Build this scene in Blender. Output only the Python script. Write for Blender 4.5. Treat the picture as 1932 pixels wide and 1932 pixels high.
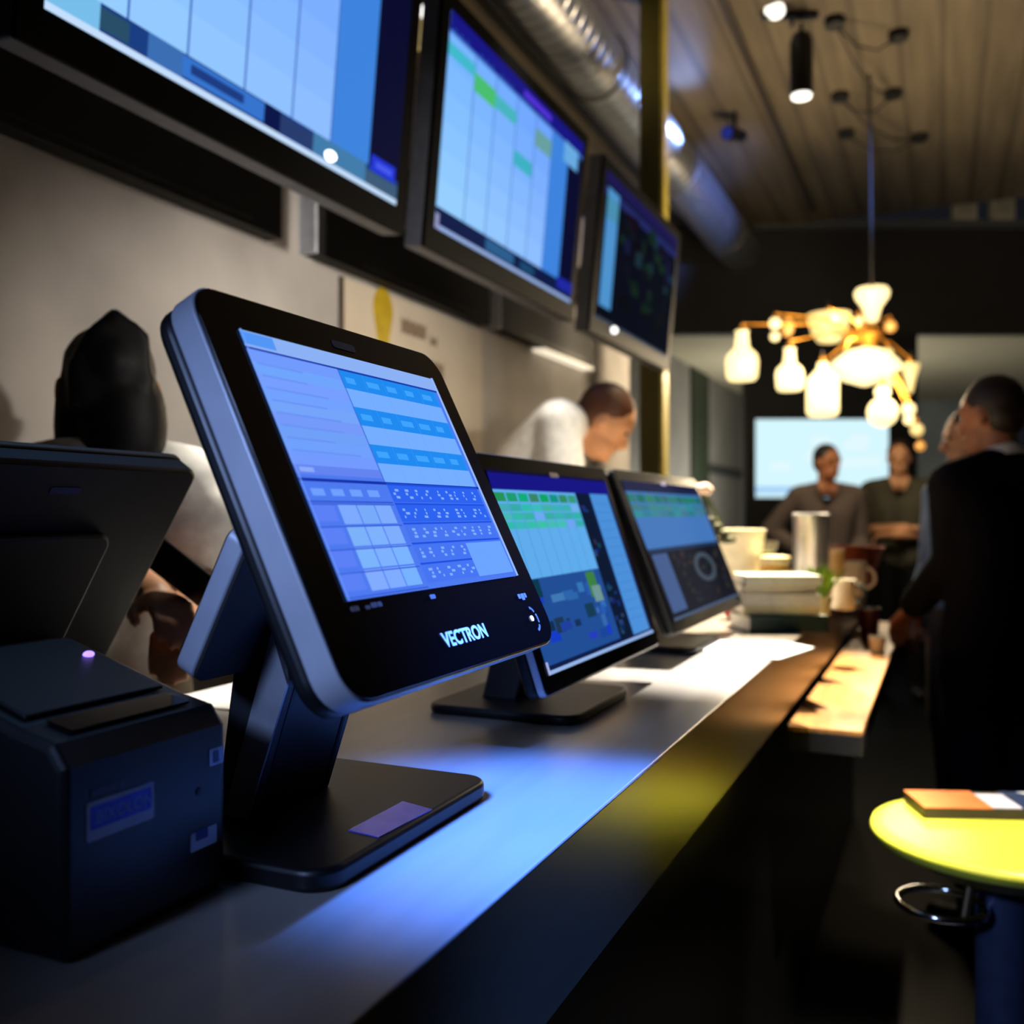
import bpy, bmesh, math, random
from mathutils import Vector, Matrix
random.seed(7)
for o in list(bpy.data.objects): bpy.data.objects.remove(o, do_unlink=True)
sc = bpy.context.scene
COL = sc.collection
R = math.radians
CZ = 1.344                                   # camera height (counter top is at 1.05)
YAW = R(24.2)
SN, CS = math.sin(YAW), math.cos(YAW)
FW, RT, UP = Vector((-SN, CS, 0)), Vector((CS, SN, 0)), Vector((0, 0, 1))
CAM = Vector((0, 0, CZ))
def at(px, py, d):
    return CAM + d*(FW + RT*((px-966)/1808) + UP*((966-py)/1808))

# ------------------------------------------------------------------ camera, world, exposure
cam = bpy.data.cameras.new('camera'); co = bpy.data.objects.new('camera', cam); COL.objects.link(co)
cam.sensor_width = 36; cam.lens = 36*1808/1932; cam.clip_start = 0.02
co.location = CAM; co.rotation_euler = (R(90), 0, YAW); sc.camera = co
cam.dof.use_dof = True; cam.dof.focus_distance = 0.93; cam.dof.aperture_fstop = 3.8
sc.view_settings.view_transform = 'Standard'; sc.view_settings.look = 'None'
sc.view_settings.exposure = 0.0; sc.view_settings.gamma = 1.0; sc.view_settings.use_curve_mapping = False
w = bpy.data.worlds.new('world'); sc.world = w; w.use_nodes = True
w.node_tree.nodes['Background'].inputs[0].default_value = (0.55, 0.6, 0.8, 1)
w.node_tree.nodes['Background'].inputs[1].default_value = 0.012

def light(name, kind, loc, energy, color, target=None, size=0.1, spot=60, blend=0.5):
    l = bpy.data.lights.new(name, kind); l.energy = energy; l.color = color
    if kind == 'AREA': l.size = size
    else: l.shadow_soft_size = size
    if kind == 'SPOT': l.spot_size = R(spot); l.spot_blend = blend
    o = bpy.data.objects.new(name, l); COL.objects.link(o); o.location = loc
    if target is not None:
        o.rotation_euler = (Vector(target)-Vector(loc)).to_track_quat('-Z', 'Y').to_euler()
    return o
WARM, NEUT, BLUE = (1, .80, .52), (1, .92, .80), (.16, .32, 1)
# unseen light sources: ceiling spots over the bar, plus low spots and fills added
light('counter_lamp', 'SPOT', (-.10, 1.95, 4.0), 2300, NEUT, (-.37, 1.90, 1.05), .04, 17, .8)
light('counter_lamp', 'SPOT', (-.35, 3.7, 4.0), 3000, WARM, (-.55, 2.85, 1.05), .05, 25, .7)
light('wall_wash', 'SPOT', (.75, 1.75, 1.93), 190, NEUT, (-1.675, 2.5, 1.75), .06, 46, 1.)  # two unseen spots, set low so their light passes under the screens
light('wall_wash', 'SPOT', (.75, 1.1, 1.93), 120, NEUT, (-1.675, 1.75, 1.55), .06, 30, 1.)
light('aisle_lamp', 'SPOT', (-1.0, 2.9, 3.9), 560, NEUT, (-1.15, 2.5, 1.5), .05, 20, .7)
light('aisle_lamp', 'SPOT', (-1.05, 2.0, 2.9), 300, NEUT, (-1.12, 1.34, 1.1), .05, 17, .7)
light('blue_light', 'SPOT', (.46, 1.1, 3.5), 2500, (.07, .22, 1), (-.34, .84, 1.05), .05, 13.6, 1.)
light('blue_light', 'SPOT', (-.62, -.55, 1.85), 85, (.34, .5, 1), (-.42, .58, 1.3), .12, 24, .9)  # unseen spot added to brighten the till's silver edge
light('blue_light', 'SPOT', (1.6, 4.2, 3.0), 3200, (.16, .30, 1), (-1.72, 7.6, CZ+2.36), .08, 16, .9)  # unseen spot without fixture, added for the blue highlight along the duct
light('duct_fill', 'SPOT', (1.3, 3.2, 2.9), 330, WARM, (-1.72, 4.6, CZ+2.45), .08, 22, .9)  # warm counterpart, also added out of frame for the duct's near highlight
light('stool_lamp', 'SPOT', (1.0, 1.3, 3.9), 950, NEUT, (.11, 2.05, .75), .05, 14, .5)
light('hall_wash', 'AREA', (1.6, 6.0, 2.6), 11, (1, .86, .66), (.5, 6.5, 4.1), 2.5)  # unseen area light washing the ceiling from below
light('back_room_fill', 'POINT', (-1.5, 11.4, 1.5), 120, (1, .95, .80), None, .3)  # fill hidden behind the display wall, added to lift soffit and back walls

# ------------------------------------------------------------------ helpers
def lin(c):
    return tuple(((v/255)/12.92 if v/255 <= .04045 else ((v/255+.055)/1.055)**2.4) for v in c)
MATS = {}
def mat(name, rgb, rough=.5, metal=0., spec=.5, vary=.12, scale=30, bump=0., emit=0., ecol=None, trans=0., coat=0., stretch=None):
    if name in MATS: return MATS[name]
    m = bpy.data.materials.new(name); m.use_nodes = True; nt = m.node_tree; b = nt.nodes['Principled BSDF']
    c = lin(rgb)
    tc = nt.nodes.new('ShaderNodeTexCoord'); mp = nt.nodes.new('ShaderNodeMapping')
    nt.links.new(tc.outputs['Object'], mp.inputs['Vector'])
    if stretch: mp.inputs['Scale'].default_value = stretch
    n = nt.nodes.new('ShaderNodeTexNoise'); n.inputs['Scale'].default_value = scale; n.inputs['Detail'].default_value = 4
    nt.links.new(mp.outputs[0], n.inputs['Vector'])
    cr = nt.nodes.new('ShaderNodeValToRGB')
    cr.color_ramp.elements[0].position = .3; cr.color_ramp.elements[1].position = .7
    cr.color_ramp.elements[0].color = tuple(v*(1-vary) for v in c)+(1,)
    cr.color_ramp.elements[1].color = tuple(min(1, v*(1+vary)) for v in c)+(1,)
    nt.links.new(n.outputs['Fac'], cr.inputs['Fac']); nt.links.new(cr.outputs[0], b.inputs['Base Color'])
    b.inputs['Roughness'].default_value = rough; b.inputs['Metallic'].default_value = metal
    b.inputs['Specular IOR Level'].default_value = spec
    b.inputs['Transmission Weight'].default_value = trans; b.inputs['Coat Weight'].default_value = coat
    if bump:
        bp = nt.nodes.new('ShaderNodeBump'); bp.inputs['Strength'].default_value = bump; bp.inputs['Distance'].default_value = .01
        nt.links.new(n.outputs['Fac'], bp.inputs['Height']); nt.links.new(bp.outputs[0], b.inputs['Normal'])
    if emit:
        b.inputs['Emission Color'].default_value = tuple(lin(ecol or rgb))+(1,); b.inputs['Emission Strength'].default_value = emit
    MATS[name] = m; return m
def screen_mat():
    if 'screen' in MATS: return MATS['screen']
    m = bpy.data.materials.new('screen_pixels'); m.use_nodes = True; nt = m.node_tree; b = nt.nodes['Principled BSDF']
    a = nt.nodes.new('ShaderNodeVertexColor'); a.layer_name = 'Col'
    b.inputs['Base Color'].default_value = (.004, .004, .005, 1); b.inputs['Roughness'].default_value = .12; b.inputs['Specular IOR Level'].default_value = 0
    nt.links.new(a.outputs['Color'], b.inputs['Emission Color']); b.inputs['Emission Strength'].default_value = 1.0
    MATS['screen'] = m; return m

def link(o, parent=None):
    COL.objects.link(o)
    if parent is not None: o.parent = parent
    return o
def obj(name, bm, m, parent=None, smooth=None, bevel=0, seg=2):
    me = bpy.data.meshes.new(name)
    bmesh.ops.recalc_face_normals(bm, faces=bm.faces); bm.to_mesh(me); bm.free()
    me.materials.append(m)
    if smooth is not None:
        me.polygons.foreach_set('use_smooth', [True]*len(me.polygons)); me.set_sharp_from_angle(angle=R(smooth))
    o = bpy.data.objects.new(name, me); link(o, parent)
    if bevel:
        bv = o.modifiers.new('bevel', 'BEVEL'); bv.width = bevel; bv.segments = seg; bv.limit_method = 'ANGLE'; bv.angle_limit = R(40)
    return o
def tag(o, label, cat, group=None):
    o['label'] = label; o['category'] = cat
    if group: o['group'] = group
    return o
def thing(name, label, cat, loc=(0, 0, 0), rz=0, group=None):
    o = bpy.data.objects.new(name, None); link(o); o.location = loc; o.rotation_euler = (0, 0, rz); o.empty_display_size = .05
    return tag(o, label, cat, group)
def struct(o): o['kind'] = 'structure'; return o
NB = bmesh.new
def box(bm, x0, x1, y0, y1, z0, z1, M=None):
    vs = [bm.verts.new(Vector((x, y, z)) if M is None else M @ Vector((x, y, z))) for x in (x0, x1) for y in (y0, y1) for z in (z0, z1)]
    for f in ((0, 1, 3, 2), (4, 6, 7, 5), (0, 4, 5, 1), (2, 3, 7, 6), (0, 2, 6, 4), (1, 5, 7, 3)): bm.faces.new([vs[i] for i in f])
    return bm
def frame_of(d):
    d = Vector(d).normalized(); a = Vector((0, 0, 1)) if abs(d.z) < .9 else Vector((1, 0, 0))
    u = d.cross(a).normalized(); return u, d.cross(u).normalized()
def tube(bm, pts, rad, seg=14, cap=True):
    pts = [Vector(p) for p in pts]; rad = rad if isinstance(rad, (list, tuple)) else [rad]*len(pts)
    rings = []; u = None
    for i, p in enumerate(pts):
        d = (pts[min(i+1, len(pts)-1)]-pts[max(i-1, 0)]).normalized()
        if u is None: u, v = frame_of(d)
        else:
            u = (u-d*u.dot(d)).normalized(); v = d.cross(u)
        rings.append([bm.verts.new(p+rad[i]*(u*math.cos(2*math.pi*k/seg)+v*math.sin(2*math.pi*k/seg))) for k in range(seg)])
    for a, b in zip(rings, rings[1:]):
        for k in range(seg): bm.faces.new([a[k], a[(k+1) % seg], b[(k+1) % seg], b[k]])
    if cap: bm.faces.new(rings[0][::-1]); bm.faces.new(rings[-1])
    return bm
def lathe(bm, prof, seg=32, c=(0, 0, 0), cap=True):
    c = Vector(c); rings = []
    for r, z in prof: rings.append([bm.verts.new(c+Vector((r*math.cos(2*math.pi*k/seg), r*math.sin(2*math.pi*k/seg), z))) for k in range(seg)])
    for a, b in zip(rings, rings[1:]):
        for k in range(seg): bm.faces.new([a[k], a[(k+1) % seg], b[(k+1) % seg], b[k]])
    if cap: bm.faces.new(rings[0][::-1]); bm.faces.new(rings[-1])
    return bm
def ell(bm, c, rx, ry, rz, M=None, n=16):
    T = Matrix.Translation(Vector(c)) @ (M.to_4x4() if M is not None else Matrix()) @ Matrix.Diagonal((rx, ry, rz, 1))
    bmesh.ops.create_uvsphere(bm, u_segments=n, v_segments=max(6, n//2), radius=1, matrix=T); return bm
def rrect(s0, s1, t0, t1, r, n=7):
    out = []
    for cx, cy, a0 in ((s1-r, t1-r, 0), (s0+r, t1-r, 90), (s0+r, t0+r, 180), (s1-r, t0+r, 270)):
        for k in range(n+1):
            a = R(a0+90*k/n); out.append((cx+r*math.cos(a), cy+r*math.sin(a)))
    return out
def prism(bm, pts, h0, h1, fr):
    a = [bm.verts.new(fr(p[0], p[1], h0)) for p in pts]; b = [bm.verts.new(fr(p[0], p[1], h1)) for p in pts]
    n = len(pts)
    for k in range(n): bm.faces.new([a[k], a[(k+1) % n], b[(k+1) % n], b[k]])
    bm.faces.new(a[::-1]); bm.faces.new(b); return bm
def screen(name, rects, W, H, fr, parent):
    """flat lit display: rects (u0,u1,v0,v1,(r,g,b)) stacked a hair apart"""
    bm = NB(); cols = []
    for i, (u0, u1, v0, v1, c) in enumerate(rects):
        h = .0006+.000006*i
        vs = [bm.verts.new(fr(u*W, v*H, h)) for u, v in ((u0, v0), (u1, v0), (u1, v1), (u0, v1))]
        bm.faces.new(vs); cols.append(c)
    me = bpy.data.meshes.new(name); bm.to_mesh(me); bm.free(); me.materials.append(screen_mat())
    ca = me.color_attributes.new('Col', 'FLOAT_COLOR', 'CORNER')
    for p, c in zip(me.polygons, cols):
        for li in p.loop_indices: ca.data[li].color = tuple(lin(c))+(1,)
    return link(bpy.data.objects.new(name, me), parent)
def text(name, s, size, m, fr, parent, s0, t0, h=.0008, bold=.0, thick=.0002, align='LEFT'):
    cu = bpy.data.curves.new('t', 'FONT'); cu.body = s; cu.size = size; cu.offset = bold; cu.extrude = thick; cu.align_x = align
    cu.space_character = 1.0
    to = bpy.data.objects.new('t', cu); COL.objects.link(to); bpy.context.view_layer.update()
    me = bpy.data.meshes.new_from_object(to.evaluated_get(bpy.context.evaluated_depsgraph_get()))
    bpy.data.objects.remove(to, do_unlink=True)
    for v in me.vertices: v.co = fr(s0+v.co.x, t0+v.co.y, h+v.co.z)
    me.name = name; me.materials.clear(); me.materials.append(m)
    return link(bpy.data.objects.new(name, me), parent)
def jig(c, k): return tuple(max(0, min(255, v+random.uniform(-k, k))) for v in c)

# ------------------------------------------------------------------ materials
BLACKGLASS = mat('black_glass', (6, 6, 8), .15, spec=.2, vary=.05)
BLACKPL = mat('black_plastic', (14, 14, 17), .42, spec=.4, vary=.2, scale=60)
DARKPL = mat('dark_plastic', (26, 27, 31), .5, vary=.15, scale=60, bump=.02)
SILVER = mat('silver_plastic', (176, 180, 190), .34, metal=.35, vary=.05)
GREYMET = mat('grey_metal', (112, 112, 108), .42, metal=.4, vary=.1)
WHITE = mat('white_paint', (235, 233, 226), .5, vary=.03)
PAPER = mat('paper', (240, 240, 236), .7, vary=.02)
CHROME = mat('chrome', (225, 225, 228), .12, metal=1., vary=.02)
BRASS = mat('brass', (190, 130, 50), .3, metal=.9, vary=.1)

# ------------------------------------------------------------------ SETTING
floor = struct(obj('floor', box(NB(), -5, 6, -3, 16, -.1, 0), mat('dark_floor', (4, 4, 4), .6, spec=.05, vary=.3, scale=3)))
CEIL = CZ+2.79
def plank_mat():
    m = mat('ceiling_planks', (104, 92, 74), .75, vary=.25, scale=2.5, bump=.1, stretch=(5, .35, 1))
    nt = m.node_tree; b = nt.nodes['Principled BSDF']
    tc = nt.nodes.new('ShaderNodeTexCoord'); wv = nt.nodes.new('ShaderNodeTexWave'); wv.bands_direction = 'X'
    wv.inputs['Scale'].default_value = 1.35; wv.inputs['Distortion'].default_value = 0
    nt.links.new(tc.outputs['Object'], wv.inputs['Vector'])
    cr = nt.nodes.new('ShaderNodeValToRGB'); cr.color_ramp.elements[0].position = .0; cr.color_ramp.elements[0].color = (.6, .6, .6, 1)
    cr.color_ramp.elements[1].position = .12; cr.color_ramp.elements[1].color = (1, 1, 1, 1)
    nt.links.new(wv.outputs['Fac'], cr.inputs['Fac'])
    mx = nt.nodes.new('ShaderNodeMix'); mx.data_type = 'RGBA'; mx.blend_type = 'MULTIPLY'; mx.inputs[0].default_value = 1
    src = b.inputs['Base Color'].links[0].from_socket
    nt.links.new(src, mx.inputs[6]); nt.links.new(cr.outputs[0], mx.inputs[7]); nt.links.new(mx.outputs[2], b.inputs['Base Color'])
    return m
struct(obj('ceiling', box(NB(), -4, 6, -3, 9.6, CEIL, CEIL+.1), plank_mat()))
CONC = mat('concrete_wall', (176, 170, 166), .8, vary=.22, scale=2.2, bump=.06)
struct(obj('wall_left', box(NB(), -1.825, -1.675, -3, 5.4, 0, 2.85), CONC))
struct(obj('wall_outer', box(NB(), -4.1, -4.0, -3, 10, 0, CEIL), mat('dark_brown_wall', (52, 44, 36), .8)))
struct(obj('floor_platform', box(NB(), -1.675, -1.14, -.9, 4.55, 0, .12), mat('dark_floor', (28, 26, 26))))
# lintel wall across the hall, the darker back room behind it
BW = at(966, 966, 9.4)
MB_ = Matrix.Translation((BW.x, BW.y, 0)) @ Matrix.Rotation(YAW, 4, 'Z')
LOWZ = CZ+1.747
DARKW = mat('dark_grey_wall', (46, 44, 43), .7, vary=.1, scale=4)
struct(obj('wall_far', box(NB(), .0, 7.5, 0, .12, LOWZ, CEIL, MB_), DARKW))
struct(obj('trim_1', box(NB(), 2.35, 7.5, -.10, 0, LOWZ+1.02, LOWZ+1.09, MB_), mat('grey_rail', (98, 100, 102), .5)))
struct(obj('ceiling_back', box(NB(), -3, 7.5, .12, 6, LOWZ, LOWZ+.1, MB_), mat('pale_soffit', (190, 182, 158), .8, vary=.06, scale=3)))
struct(obj('wall_back', box(NB(), -3, 7.5, 5.6, 5.7, 0, LOWZ, MB_), mat('slate_wall', (158, 164, 168), .7, vary=.15, scale=2)))
PANEL = mat('grey_panel', (128, 126, 122), .6, vary=.12, scale=3)
struct(obj('wall_side', box(NB(), -3.0, -2.75, 5.6, 14.5, 0, LOWZ+.3), PANEL))
# dark green strip and a dark rail on the side panelling
struct(obj('trim_2', box(NB(), -2.75, -2.72, 11.3, 12.2, 0, LOWZ-.02), mat('dark_green_strip', (30, 40, 24), .6)))
struct(obj('trim_3', box(NB(), -2.75, -2.71, 12.2, 14.4, CZ+.5, CZ+.62), mat('dark_rail', (50, 52, 54), .6)))
# black display wall under the lintel
struct(obj('wall_display', box(NB(), 2.28, 3.97, -.02, .1, 0, LOWZ, MB_), mat('black_panel', (13, 13, 15), .5, vary=.1)))
# room right / behind camera, dark, closes the hall
struct(obj('wall_right', box(NB(), 5.9, 6.0, -3, 12, 0, CEIL), DARKW))
struct(obj('wall_rear', box(NB(), -1.7, 6, -3.1, -3, 0, CEIL), DARKW))

# post
pa, pb = at(1206, 400, 5.2), at(1254, 400, 5.2)
pt = thing('steel_post', 'tall olive yellow square steel post rising behind the rightmost wall screen', 'post', (pa.x, pa.y, 0))
OLIVE = mat('olive_paint', (98, 92, 38), .55, vary=.08)
obj('column', box(NB(), 0, .115, 0, .1, .012, CEIL), OLIVE, pt, bevel=.004)
obj('corner_strip', box(NB(), .115, .135, 0, .1, .012, CEIL), mat('yellow_strip', (205, 186, 78), .5), pt)
obj('base_plate', box(NB(), -.03, .165, -.03, .13, 0, .012), GREYMET, pt)

# ceiling duct
GALV = mat('galvanised_duct', (168, 168, 170), .33, metal=.85, vary=.12, scale=8)
dt = thing('ventilation_duct', 'long round galvanised ventilation duct running under the ceiling', 'duct', (-1.80, -1, CZ+2.53))
prof = []
for i in range(0, 104):
    y = i*.1; prof += [(.186, y), (.186, y+.085), (.190, y+.09), (.190, y+.096)]
bm = NB(); rings = []
for r_, y in prof: rings.append([bm.verts.new((r_*math.cos(2*math.pi*k/28), y, r_*math.sin(2*math.pi*k/28))) for k in range(28)])
for a, b in zip(rings, rings[1:]):
    for k in range(28): bm.faces.new([a[k], a[(k+1) % 28], b[(k+1) % 28], b[k]])
bm.faces.new(rings[0]); bm.faces.new(rings[-1][::-1])
obj('duct_tube', bm, GALV, dt, smooth=35)
for i in range(6):
    y = .9+i*1.75
    bm = NB(); tube(bm, [(.197*math.cos(2*math.pi*k/24), y, .197*math.sin(2*math.pi*k/24)) for k in range(25)], .008, 6)
    tube(bm, [(0, y, .19), (0, y, .26)], .006, 6); obj('hanger', bm, GREYMET, dt)
pp = thing('service_pipe', 'dark service pipe fixed to the ceiling beside the galvanised duct', 'pipe', (-2.16, -1, CEIL-.08))
obj('pipe_run', tube(NB(), [(0, 0, 0), (0, 10.0, 0)], .07, 18), mat('dark_pipe', (40, 38, 36), .5, metal=.3), pp, smooth=35)
for i in range(5): obj('clip', box(NB(), -.02, .02, .6+i*2, .65+i*2, .06, .11), GREYMET, pp)
tr = thing('cable_conduit', 'thin dark cable conduit fixed to the ceiling right of the galvanised duct', 'conduit', (-1.09, 2, CEIL-.03))
obj('conduit_run', box(NB(), -.025, .025, 0, 7.2, 0, .03), mat('tray_dark', (52, 42, 34), .6), tr, bevel=.006)

# ------------------------------------------------------------------ COUNTER
TOP = 1.05
ct = thing('bar_counter', 'long bar counter with pale worktop, grey fascia and black front', 'counter', (-.31, 0, 0))
LAM = mat('pale_laminate', (154, 150, 146), .30, vary=.08, scale=6, stretch=(6, .5, 1))
obj('worktop', box(NB(), -.80, 0, -.9, 4.55, TOP-.004, TOP), LAM, ct, bevel=.0015)
obj('fascia', box(NB(), -.018, -.0005, -.9, 4.55, TOP-.145, TOP-.004), mat('grey_fascia', (94, 84, 66), .34, metal=.85, vary=.06, scale=5, stretch=(1, .5, 6)), ct)
obj('fascia_core', box(NB(), -.80, -.018, -.9, 4.55, TOP-.145, TOP-.004), BLACKPL, ct)
obj('front_panel', box(NB(), -.74, -.05, -.85, 4.5, 0, TOP-.145), mat('gloss_black', (11, 11, 11), .28, vary=.05), ct)
ld = thing('bar_ledge', 'lower wooden drinks ledge fixed along the counter front', 'ledge', (-.31, 2.16, CZ-.466))
obj('ledge_top', box(NB(), .0, .155, 0, 2.2, -.012, 0), mat('honey_wood', (172, 122, 70), .42, vary=.2, scale=5, stretch=(8, .6, 1)), ld, bevel=.002)
obj('ledge_frame', box(NB(), .001, .155, 0, 2.2, -.055, -.012), mat('dark_frame', (38, 39, 44), .4, metal=.3), ld, bevel=.002)

# ------------------------------------------------------------------ DISPLAY TERMINALS
def c(r, g, b): return (r, g, b)
def pos_content():
    L = [(0, 1, 0, 1, c(78, 122, 240))]
    L += [(0, 1, .935, 1, c(140, 178, 245)), (.0, .13, .945, .995, c(84, 150, 245)), (0, 1, .925, .935, c(30, 60, 170))]
    for i in range(9): L.append((0, .395, .49+i*.0485, .49+(i+1)*.0485, jig(c(118, 160, 255), 7)))
    for i in range(8): L.append((.02, random.uniform(.2, .36), .54+i*.047, .548+i*.047, c(106, 148, 246)))
    L.append((0, .395, .455, .49, c(100, 132, 240))); L.append((.02, .08, .464, .482, c(140, 170, 250)))
    for i in range(6):
        y1 = .925-i*.081; d = i % 2 == 0
        L.append((.395, .975, y1-.081, y1, c(32, 138, 240) if d else c(118, 174, 255)))
        for j in range(5):
            u = .42+j*.112
            if d: L.append((u, u+random.uniform(.04, .08), y1-.055, y1-.028, c(64, 164, 255)))
            L.append((u+.1, u+.1025, y1-.081, y1, c(52, 150, 246) if d else c(108, 164, 250)))
    L.append((.395, .4, .43, .925, c(60, 110, 220)))
    L.append((0, 1, .428, .44, c(22, 50, 170)))
    # lower left: icon row and number pad
    for j in range(4): L.append((.03+j*.085, .085+j*.085, .375, .402, c(112, 160, 255)))
    L.append((0, .395, .35, .356, c(50, 84, 205)))
    for i in range(4):
        for j in range(3): L.append((.118+j*.087, .2+j*.087, .022+i*.082, .098+i*.082, jig(c(124, 176, 255), 6)))
    for i in range(5): L.append((0, .395, .005+i*.084, .010+i*.084, c(56, 92, 212)))
    for i in range(4): L.append((.01, .1, .03+i*.083, .09+i*.083, c(92, 128, 246)))
    # lower right: rows of keys with lettering
    for r_ in range(5):
        y0 = .355-r_*.083
        L.append((.4, .975, y0, y0+.072, c(44, 98, 238) if r_ < 2 else c(70, 116, 240)))
        L.append((.4, .975, y0+.072, y0+.08, c(30, 78, 222)))
        n = 9
        for j in range(n):
            if r_ >= 3 and j > 5: continue
            for k in range(3):
                u = .415+j*.062+random.uniform(0, .03); L.append((u, u+random.uniform(.006, .022), y0+.016+k*.015, y0+.026+k*.015, c(132, 176, 255)))
    L.append((.72, .975, .02, .17, c(108, 164, 255)))
    L.append((.985, 1, .0, 1, c(150, 186, 250))); L.append((0, .004, 0, 1, c(120, 160, 250)))
    return L
def plan_content(green=True):
    L = [(0, 1, 0, 1, c(16, 30, 74)), (0, 1, .985, 1, c(20, 16, 60)), (0, 1, .90, .985, c(24, 22, 132))]
    L += [(0, .64, .45, .9, c(96, 172, 236))]
    for i in range(8): L.append((i*.08, i*.08+.07, .84, .885, jig(c(36, 150, 112), 22)))
    for i in range(8):
        for j in range(3): L.append((i*.08, i*.08+.074, .70+j*.045, .738+j*.045, jig(c(62, 182, 176) if random.random() < .55 else c(110, 170, 232), 12)))
    for i in range(8): L.append((i*.08+.074, i*.08+.0775, .45, .84, c(70, 140, 214)))
    L.append((0, .64, .04, .45, c(34, 78, 150)))
    for k in range(26):
        u, v = random.uniform(0, .56), random.uniform(.05, .38)
        L.append((u, u+random.uniform(.02, .1), v, v+random.uniform(.03, .1), jig(random.choice([c(26, 66, 160), c(48, 98, 172), c(22, 52, 84), c(60, 112, 180), c(30, 60, 196)]), 10)))
    L.append((.50, .58, .30, .44, c(62, 128, 66))); L.append((.52, .6, .27, .36, c(110, 150, 150)))
    L.append((.64, .76, .03, .9, c(14, 26, 50)))
    for k in range(20):
        v = random.uniform(.05, .85); u = random.uniform(.645, .72); L.append((u, u+random.uniform(.015, .04), v, v+random.uniform(.01, .04), jig(c(34, 58, 104), 22)))
    L.append((.78, .97, .03, .9, c(76, 144, 218)))
    for i in range(14): L.append((.8, .95, .12+i*.055, .125+i*.055, c(66, 128, 204)))
    L += [(0, 1, 0, .018, c(150, 180, 232)), (0, .015, 0, .06, c(170, 180, 230))]
    return L
def dim_content():
    L = [(0, 1, 0, 1, c(14, 18, 30)), (0, 1, .92, 1, c(24, 30, 66)), (0, 1, .5, .92, c(66, 118, 186))]
    for i in range(10): L.append((i*.1, i*.1+.09, .84, .9, jig(c(34, 116, 100), 14)))
    for i in range(10):
        for j in range(2): L.append((i*.1, i*.1+.094, .73+j*.05, .775+j*.05, jig(c(52, 128, 140), 14)))
    L.append((0, 1, .47, .5, c(30, 52, 84))); L.append((.02, .2, .05, .46, c(66, 92, 140)))
    for k in range(40):
        u, v = random.uniform(.24, .92), random.uniform(.06, .42)
        L.append((u, u+random.uniform(.02, .07), v, v+random.uniform(.02, .05), jig(random.choice([c(30, 30, 38), c(44, 40, 40), c(52, 42, 34), c(24, 34, 44)]), 8)))
    for k in range(22):
        a = k*2*math.pi/22; u, v = .62+.13*math.cos(a), .29+.1*math.sin(a); L.append((u, u+.05, v, v+.035, c(66, 78, 92)))
    L.append((0, 1, 0, .02, c(70, 90, 120)))
    return L
ICON = mat('white_print', (220, 222, 232), .5)
def terminal(name, label, loc, rz, O, tilt, outer, scr, rad, content, neck, neck_y, base, rear=None, logo=None, thick=(.026, .043), screen_on=True, rim=None):
    t = thing(name, label, 'screen', loc, rz)
    th = R(tilt); O = Vector(O); tv = Vector((-math.sin(th), 0, math.cos(th))); nv = Vector((math.cos(th), 0, math.sin(th))); sv = Vector((0, 1, 0))
    fr = lambda s, q, h: O+sv*s+tv*q+nv*h
    s0, s1, t0, t1 = outer
    obj('bezel', prism(NB(), rrect(s0+.002, s1-.002, t0+.002, t1-.002, rad-.002), -.004, 0, fr), BLACKGLASS, t, bevel=.001)
    obj('rim', prism(NB(), rrect(s0, s1, t0, t1, rad), -thick[0], -.0022, fr), rim or SILVER, t, smooth=40, bevel=.0015)
    obj('rear_shell', prism(NB(), rrect(s0+.001, s1-.001, t0+.001, t1-.001, rad), -thick[1], -thick[0], fr), BLACKPL, t, smooth=40, bevel=.006, seg=3)
    W, H = scr
    if screen_on: screen('display', content, W, H, fr, t)
    # stand
    obj('neck', prism(NB(), neck, neck_y[0]+.012, neck_y[1]-.012, lambda a, b, h: Vector((a, h, b))), BLACKPL, t, bevel=.004)
    for q in (0, 1):
        y = neck_y[0] if q == 0 else neck_y[1]-.012
        obj('side_plate', prism(NB(), neck, y, y+.012, lambda a, b, h: Vector((a, h, b))), DARKPL, t, bevel=.003)
    bx0, bx1, by0, by1, bh = base
    obj('base', prism(NB(), rrect(bx0, bx1, by0, by1, .028), 0, bh, lambda a, b, h: Vector((a, b, h))), BLACKPL, t, smooth=40, bevel=.005, seg=3)
    mx = (s0+s1)/2
    bm = NB(); prism(bm, rrect(mx-.018, mx+.018, t1-.028, t1-.020, .003), .0002, .0008, fr)
    obj('maker_badge', bm, mat('blue_badge', (62, 64, 120), .35), t)
    return t, fr
# main terminal, in focus
L1 = Vector((-.553, .752, TOP))
def loc1(x, y, z): return Vector((x-L1.x, y-L1.y, z+CZ-L1.z))
nk = [(-.518, -.147), (-.5616, -.276), (-.600, -.276), (-.566, -.05), (-.530, -.05)]
nk = [(a-L1.x, b+CZ-L1.z) for a, b in nk]
t1, f1 = terminal('till_terminal', 'large till touchscreen in sharp focus with silver edge and lit blue order keys', L1, 0,
    loc1(-.395, .586, -.0651), 25.8, (-.041, .34, -.075, .264), (.305, .2285), .03, pos_content(), nk, (-.072, .05),
    (-.13, .126, -.148, .15, .019))
obj('neck_trim', prism(NB(), [(a-L1.x, b+CZ-L1.z) for a, b in ((-.535, -.105), (-.518, -.150), (-.5616, -.272), (-.588, -.272))], -.0745, -.0722, lambda a, b, h: Vector((a, h, b))), mat('brushed_trim', (150, 152, 160), .4, metal=.5), t1)
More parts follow.
